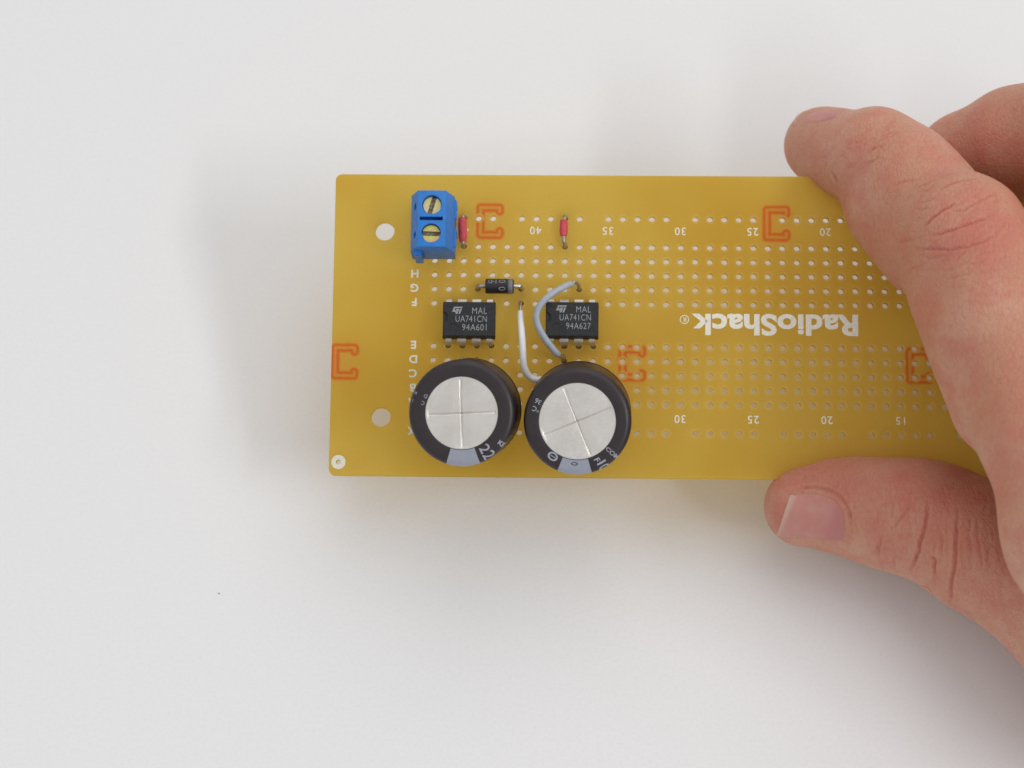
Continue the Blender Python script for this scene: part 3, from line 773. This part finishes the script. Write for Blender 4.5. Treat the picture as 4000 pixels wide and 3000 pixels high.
def surface_nets(D):
    neg = D < 0; nx, ny, nz = D.shape
    c = np.zeros((nx - 1, ny - 1, nz - 1), np.int8)
    for dx in (0, 1):
        for dy in (0, 1):
            for dz in (0, 1): c += neg[dx:nx - 1 + dx, dy:ny - 1 + dy, dz:nz - 1 + dz]
    act = (c > 0) & (c < 8); I = np.argwhere(act); idx = -np.ones(act.shape, np.int64); idx[act] = np.arange(len(I))
    acc = np.zeros((len(I), 3)); cnt = np.zeros(len(I))
    corners = [(x, y, z) for x in (0, 1) for y in (0, 1) for z in (0, 1)]
    for a in corners:
        for ax in range(3):
            if a[ax]: continue
            b = list(a); b[ax] = 1
            da = D[I[:, 0] + a[0], I[:, 1] + a[1], I[:, 2] + a[2]]; db = D[I[:, 0] + b[0], I[:, 1] + b[1], I[:, 2] + b[2]]
            m = (da < 0) != (db < 0); t = np.where(m, da / np.where(m, da - db, 1), 0)
            p = np.array(a, float)[None].repeat(len(I), 0); p[:, ax] += t
            acc[m] += p[m]; cnt[m] += 1
    V = I + acc / cnt[:, None]; F = []
    for ax in range(3):
        o1, o2 = [k for k in range(3) if k != ax]
        s0 = [slice(None)] * 3; s1 = [slice(None)] * 3; s0[ax] = slice(0, -1); s1[ax] = slice(1, None)
        m = neg[tuple(s0)] != neg[tuple(s1)]; E_ = np.argwhere(m)
        E_ = E_[(E_[:, o1] > 0) & (E_[:, o2] > 0) & (E_[:, o1] < D.shape[o1] - 1) & (E_[:, o2] < D.shape[o2] - 1)]
        q = []
        for (u, v) in ((0, 0), (1, 0), (1, 1), (0, 1)):
            e = E_.copy(); e[:, o1] -= u; e[:, o2] -= v; q.append(idx[e[:, 0], e[:, 1], e[:, 2]])
        q = np.stack(q, 1); flip = neg[E_[:, 0], E_[:, 1], E_[:, 2]]
        if ax == 1: flip = ~flip
        q[flip] = q[flip][:, ::-1]; F.append(q)
    return V, np.concatenate(F)
V, F = surface_nets(D)
V = lo + V * VOX
def np_mesh(name, V, F):
    me = bpy.data.meshes.new(name); me.vertices.add(len(V)); me.vertices.foreach_set('co', (V * MM).astype(np.float32).ravel())
    me.loops.add(F.size); me.loops.foreach_set('vertex_index', F.astype(np.int32).ravel()); me.polygons.add(len(F))
    me.polygons.foreach_set('loop_start', np.arange(0, F.size, 4, dtype=np.int32))
    me.update(calc_edges=True); me.validate(); return me
me = np_mesh('hand', V, F)
tmp = bpy.data.objects.new('tmp', me); COL.objects.link(tmp)
md = tmp.modifiers.new('s', 'SMOOTH'); md.factor = 0.5; md.iterations = 6
md = tmp.modifiers.new('d', 'SUBSURF'); md.levels = 1; md.render_levels = 1
me = to_mesh(tmp)
nv = len(me.vertices)
co = np.empty(nv * 3, np.float32); me.vertices.foreach_get('co', co); co = co.reshape(-1, 3) / MM
no = np.empty(nv * 3, np.float32); me.vertices.foreach_get('normal', no); no = no.reshape(-1, 3)
# outward check
if np.mean(np.einsum('ij,ij->i', no, co - co.mean(0))) < 0:
    me.flip_normals(); no = -no
bvh = BVHTree.FromPolygons([tuple(v) for v in V], [tuple(int(i) for i in f) for f in F])
CAMB = BR.T @ (-BT)                    # the eye in the board frame
def hit(u, v):
    """where the sight line of a pixel meets the hand"""
    p = px(u, v, 0); d = p - CAMB; d /= np.linalg.norm(d)
    loc, n_, i_, t_ = bvh.ray_cast(Vector(CAMB), Vector(d))
    if loc is None: return None, None
    n_ = np.array(n_); return np.array(loc), (-n_ if n_ @ d > 0 else n_)
flush = np.zeros(nv)
disp = np.zeros(nv)
def fold(pts, depth, width, red=0.5, conv=None, bulge=0.35):
    P = []
    if conv: pts = [conv(*q) for q in pts]
    for (u0, v0), (u1, v1) in zip(pts, pts[1:]):
        for t in np.linspace(0, 1, max(3, int(math.hypot(u1 - u0, v1 - v0) / 4)), endpoint=False):
            h_, _ = hit(u0 + (u1 - u0) * t, v0 + (v1 - v0) * t)
            if h_ is not None: P.append(h_)
    if len(P) < 3: return
    P = np.array(P); m = np.all((co > P.min(0) - 4) & (co < P.max(0) + 4), axis=1); id_ = np.where(m)[0]
    if not len(id_): return
    d2 = ((co[id_][:, None, :] - P[None]) ** 2).sum(-1); j = d2.argmin(1); d = np.sqrt(d2[np.arange(len(id_)), j])
    e = np.minimum(j, len(P) - 1 - j) / max(1, len(P) * 0.25); f = np.clip(e + 0.15, 0, 1)
    disp[id_] += f * (-depth * np.exp(-(d / width) ** 2) + depth * bulge * np.exp(-((d - 2.2 * width) / (1.3 * width)) ** 2))
    flush[id_] = np.maximum(flush[id_], f * red * np.exp(-(d / (1.5 * width)) ** 2))
def jit(P, a):
    out = []
    for (x0, y0), (x1, y1) in zip(P, P[1:]):
        for t in (0, 0.33, 0.66): out.append((x0 + (x1 - x0) * t + random.uniform(-a, a), y0 + (y1 - y0) * t + random.uniform(-a, a)))
    return out + [P[-1]]
cI = lambda x, y: ((2900 + x / 2.0109) / 1.8083, (300 + y / 2.0109) / 1.8083)
cT = lambda x, y: ((2900 + x / 1.7936) / 1.8083, (1700 + y / 1.7936) / 1.8083)
for pts, dp, wd, rd in (
    ([(1415, 1195), (1470, 1130), (1560, 1050), (1640, 1005), (1690, 975)], 0.34, 0.50, 0.7),
    ([(1450, 1250), (1560, 1232), (1640, 1205), (1790, 1150), (1900, 1110), (1990, 1065)], 0.38, 0.50, 0.8),
    ([(1330, 1350), (1480, 1352), (1620, 1362), (1760, 1335), (1880, 1300), (1980, 1240), (2040, 1180)], 0.36, 0.50, 0.6),
    ([(1410, 870), (1480, 830), (1600, 770), (1700, 740)], 0.14, 0.55, 0.2),
    ([(1530, 900), (1620, 852), (1720, 815), (1800, 800), (1880, 800)], 0.22, 0.50, 0.4),
    ([(1620, 1035), (1670, 1060), (1740, 1045), (1820, 1000), (1900, 955), (1980, 918), (2040, 900)], 0.28, 0.45, 0.5),
    ([(1340, 1075), (1370, 1000), (1410, 935), (1480, 870), (1560, 800)], 0.18, 0.6, 0.25),
    ([(1420, 1440), (1540, 1405), (1650, 1370)], 0.14, 0.5, 0.3), ([(1500, 1430), (1640, 1452), (1760, 1440)], 0.14, 0.5, 0.3),
    ([(1340, 1300), (1400, 1400), (1500, 1440)], 0.12, 0.5, 0.2), ([(1940, 1250), (2030, 1190), (2060, 1130)], 0.15, 0.5, 0.2),
    ([(1300, 1500), (1450, 1530), (1600, 1520), (1750, 1500)], 0.10, 0.6, 0.1), ([(1700, 1140), (1800, 1095), (1880, 1060)], 0.12, 0.45, 0.4),
    ([(850, 500), (940, 445), (1050, 400)], 0.10, 0.7, 0.3), ([(960, 560), (1080, 480), (1180, 420)], 0.10, 0.7, 0.2), ([(1010, 650), (1130, 560), (1240, 480)], 0.08, 0.7, 0.15),
    ([(700, 740), (725, 800), (735, 860)], 0.45, 0.8, 0.5),
    ([(640, 640), (700, 590), (760, 520)], 0.10, 0.9, 0.2)):
    fold(jit(pts, 5), dp * 0.85, wd * 0.50, rd, cI)
for pts, dp, wd, rd in (
    ([(1300, 480), (1298, 560), (1285, 640), (1255, 730), (1235, 810), (1200, 900), (1165, 1000)], 0.55, 0.55, 0.8),
    ([(1515, 500), (1505, 650), (1500, 760), (1495, 850), (1480, 950), (1462, 1080), (1455, 1210)], 0.55, 0.55, 0.7),
    ([(1200, 470), (1150, 540), (1090, 610), (1040, 680)], 0.32, 0.5, 0.5), ([(975, 720), (955, 790), (950, 880)], 0.34, 0.5, 0.5),
    ([(1310, 830), (1350, 890), (1340, 960), (1360, 1000)], 0.45, 0.5, 0.6), ([(1210, 1040), (1280, 1060), (1330, 1100), (1350, 1160)], 0.35, 0.5, 0.5),
    ([(1380, 620), (1400, 760), (1390, 860)], 0.22, 0.5, 0.4), ([(1090, 760), (1060, 880), (1070, 960)], 0.2, 0.5, 0.35), ([(1600, 560), (1590, 720), (1620, 880)], 0.2, 0.5, 0.35), ([(870, 690), (880, 760), (870, 840)], 0.12, 0.6, 0.2), ([(1620, 700), (1600, 850), (1580, 1000)], 0.10, 0.7, 0.2), ([(1740, 780), (1735, 900), (1700, 1040)], 0.10, 0.7, 0.2),
    ([(1850, 900), (1820, 1050), (1800, 1200)], 0.12, 0.7, 0.2), ([(1400, 700), (1390, 800), (1420, 900)], 0.12, 0.5, 0.2)):
    fold(jit(pts, 6), dp * 0.85, wd * 0.52, rd, cT)
cN = lambda x, y: ((2950 + x / 4.424) / 1.8083, (1780 + y / 4.424) / 1.8083)
fold([(610, 600), (800, 560), (1000, 545), (1220, 580), (1420, 670), (1560, 830), (1640, 1000), (1650, 1200), (1640, 1420)], 0.28, 0.30, 0.55, cN, 0.9)
rng = random.Random(11)
for _ in range(64):         # the fine net of lines over the joints
    k_ = rng.random()
    if k_ < 0.5: x0, y0, dx, dy, cv_ = rng.uniform(1250, 2000), rng.uniform(820, 1560), 1.0, -0.42, cI
    elif k_ < 0.68: x0, y0, dx, dy, cv_ = rng.uniform(860, 1180), rng.uniform(400, 700), 0.8, -0.55, cI
    else: x0, y0, dx, dy, cv_ = rng.uniform(860, 1850), rng.uniform(520, 1050), -0.16, 1.0, cT
    L_ = rng.uniform(90, 230); an = rng.uniform(-0.35, 0.35); dx, dy = dx * math.cos(an) - dy * math.sin(an), dx * math.sin(an) + dy * math.cos(an)
    fold(jit([(x0 - dx * L_ / 2, y0 - dy * L_ / 2), (x0 + rng.uniform(-12, 12), y0 + rng.uniform(-12, 12)), (x0 + dx * L_ / 2, y0 + dy * L_ / 2)], 4), rng.uniform(0.06, 0.14), 0.25, 0.35, cv_)
def blush(u, v, r, amt):
    h_, _ = hit(u, v)
    if h_ is None: return
    d = np.linalg.norm(co - h_, axis=1); np.maximum(flush, amt * np.exp(-(d / r) ** 2), out=flush)
for u, v, r, a in ((1680, 1075, 6, .35), (1690, 1120, 4, .4), (1830, 1045, 7, .48), (1960, 1040, 9, .5), (2060, 1080, 9, .55), (2160, 1200, 9, .35), (1950, 1180, 7, .3), (1900, 520, 6, .25), (2115, 490, 6, .55), (2060, 525, 5, .45), (2150, 560, 5, .35), (1850, 330, 5, .20), (2060, 800, 8, .15), (2180, 880, 9, .16), (1820, 410, 4, .3), (2140, 330, 9, .22), (2050, 560, 7, .18)):
    blush(u, v, r, a)
# skin is drawn in a little along the sides and base of the thumbnail
co2 = co + no * disp[:, None].astype(np.float32)
me.vertices.foreach_set('co', (co2 * MM).astype(np.float32).ravel()); me.update()
at = me.attributes.new('flush', 'FLOAT', 'POINT'); at.data.foreach_set('value', flush.astype(np.float32))
me.shade_smooth()
hand = link('hand', me, MAT['skin'])
hand.matrix_world = MB
hand['label'] = 'light-skinned right hand pinching the board by its long edges between thumb and fingers'
hand['category'] = 'hand'

def nail(rows, name, label, lift=0.10):
    """rows: pixel rows of the plate, from the free edge to the root"""
    g = []
    for r in rows:
        line = []
        for (u, v) in r:
            h_, n_ = hit(u, v); line.append(None if h_ is None else h_ + n_ * lift)
        g.append(line)
    g = [r for r in g if sum(q is not None for q in r) >= 3]
    for r in g:                         # where the plate curls out of sight, carry its curve on
        ok = [j for j in range(len(r)) if r[j] is not None]
        for j in range(ok[-1] + 1, len(r)): r[j] = r[j - 1] + (r[ok[-1]] - r[ok[-2]]) * 0.6 - np.array([0, 0, 0.3])
        for j in range(ok[0] - 1, -1, -1): r[j] = r[j + 1] + (r[ok[0]] - r[ok[1]]) * 0.6 - np.array([0, 0, 0.3])
        for j in range(len(r)):
            if r[j] is None: r[j] = r[j - 1]
    G_ = np.array(g); n_, m_ = G_.shape[:2]
    for _ in range(3):
        G_[1:-1, 1:-1] = (G_[1:-1, 1:-1] * 2 + G_[:-2, 1:-1] + G_[2:, 1:-1] + G_[1:-1, :-2] + G_[1:-1, 2:]) / 6
    # the sides and the root dive into the skin, the free edge stays proud
    for i in range(n_):
        for j in range(m_):
            e = max(0.0, 1 - min(j, m_ - 1 - j) / 1.5, 1 - (n_ - 1 - i) / 2.0)
            G_[i, j] = G_[i, j] - np.array([0, 0, 0.24]) * e
    V = []; F = []
    for s_ in (0, 1):
        for i in range(n_):
            for j in range(m_):
                p = G_[i, j]
                a_ = G_[min(i + 1, n_ - 1), j] - G_[max(i - 1, 0), j]; b_ = G_[i, min(j + 1, m_ - 1)] - G_[i, max(j - 1, 0)]
                nn = np.cross(a_, b_); nn /= (np.linalg.norm(nn) + 1e-9)
                if nn[2] < 0: nn = -nn
                V.append(p - nn * 0.45 * s_)
    K = n_ * m_
    for i in range(n_ - 1):
        for j in range(m_ - 1):
            a = i * m_ + j; F.append((a, a + 1, a + m_ + 1, a + m_)); F.append((K + a, K + a + m_, K + a + m_ + 1, K + a + 1))
    for i in range(n_ - 1):
        for j in (0, m_ - 1):
            a = i * m_ + j; F.append((a, a + m_, K + a + m_, K + a))
    for j in range(m_ - 1):
        for i in (0, n_ - 1):
            a = i * m_ + j; F.append((a, a + 1, K + a + 1, K + a))
    o = from_pd(name, V, F, MAT['nail'], hand, label, True); o.data.set_sharp_from_angle(angle=math.radians(50))
    at = o.data.attributes.new('tipness', 'FLOAT', 'POINT')
    at.data.foreach_set('value', np.array([i / (n_ - 1) + 0.07 * j / (m_ - 1) for _ in (0, 1) for i in range(n_) for j in range(m_)], np.float32))
    return o
cN = lambda x, y: ((2950 + x / 4.424) / 1.8083, (1780 + y / 4.424) / 1.8083)
def rows_between(top, bot, n, m, conv, pull=0.0):
    """top and bottom outlines as polylines from the free edge to the root"""
    def at(P, t):
        P = np.array(P, float); s = np.r_[0, np.cumsum(np.linalg.norm(np.diff(P, axis=0), axis=1))]; s /= s[-1]
        return np.array([np.interp(t, s, P[:, 0]), np.interp(t, s, P[:, 1])])
    out = []
    for i in range(n):
        t = i / (n - 1); a, b = at(top, t), at(bot, t)
        out.append([conv(*(a + (b - a) * (j / (m - 1)))) for j in range(m)])
    return out
tn = rows_between([(625, 640), (800, 600), (1000, 585), (1200, 620), (1380, 700), (1500, 840), (1580, 1000)],
                  [(380, 1370), (550, 1400), (800, 1435), (1050, 1450), (1300, 1475), (1500, 1470), (1580, 1380)], 22, 16, cN)
nail(tn, 'thumbnail', 'short thumbnail with a pale free edge')
cX = lambda x, y: ((3000 + x / 3.687) / 1.8083, (360 + y / 3.687) / 1.8083)
inl = rows_between([(345, 330), (450, 250), (600, 214), (750, 222), (900, 265), (1040, 322)],
                   [(290, 420), (400, 470), (560, 490), (700, 470), (860, 430), (1020, 350)], 18, 10, cX)
nail(inl, 'fingernail', 'nail of the index finger seen edge-on', 0.05)

board.matrix_world = MB
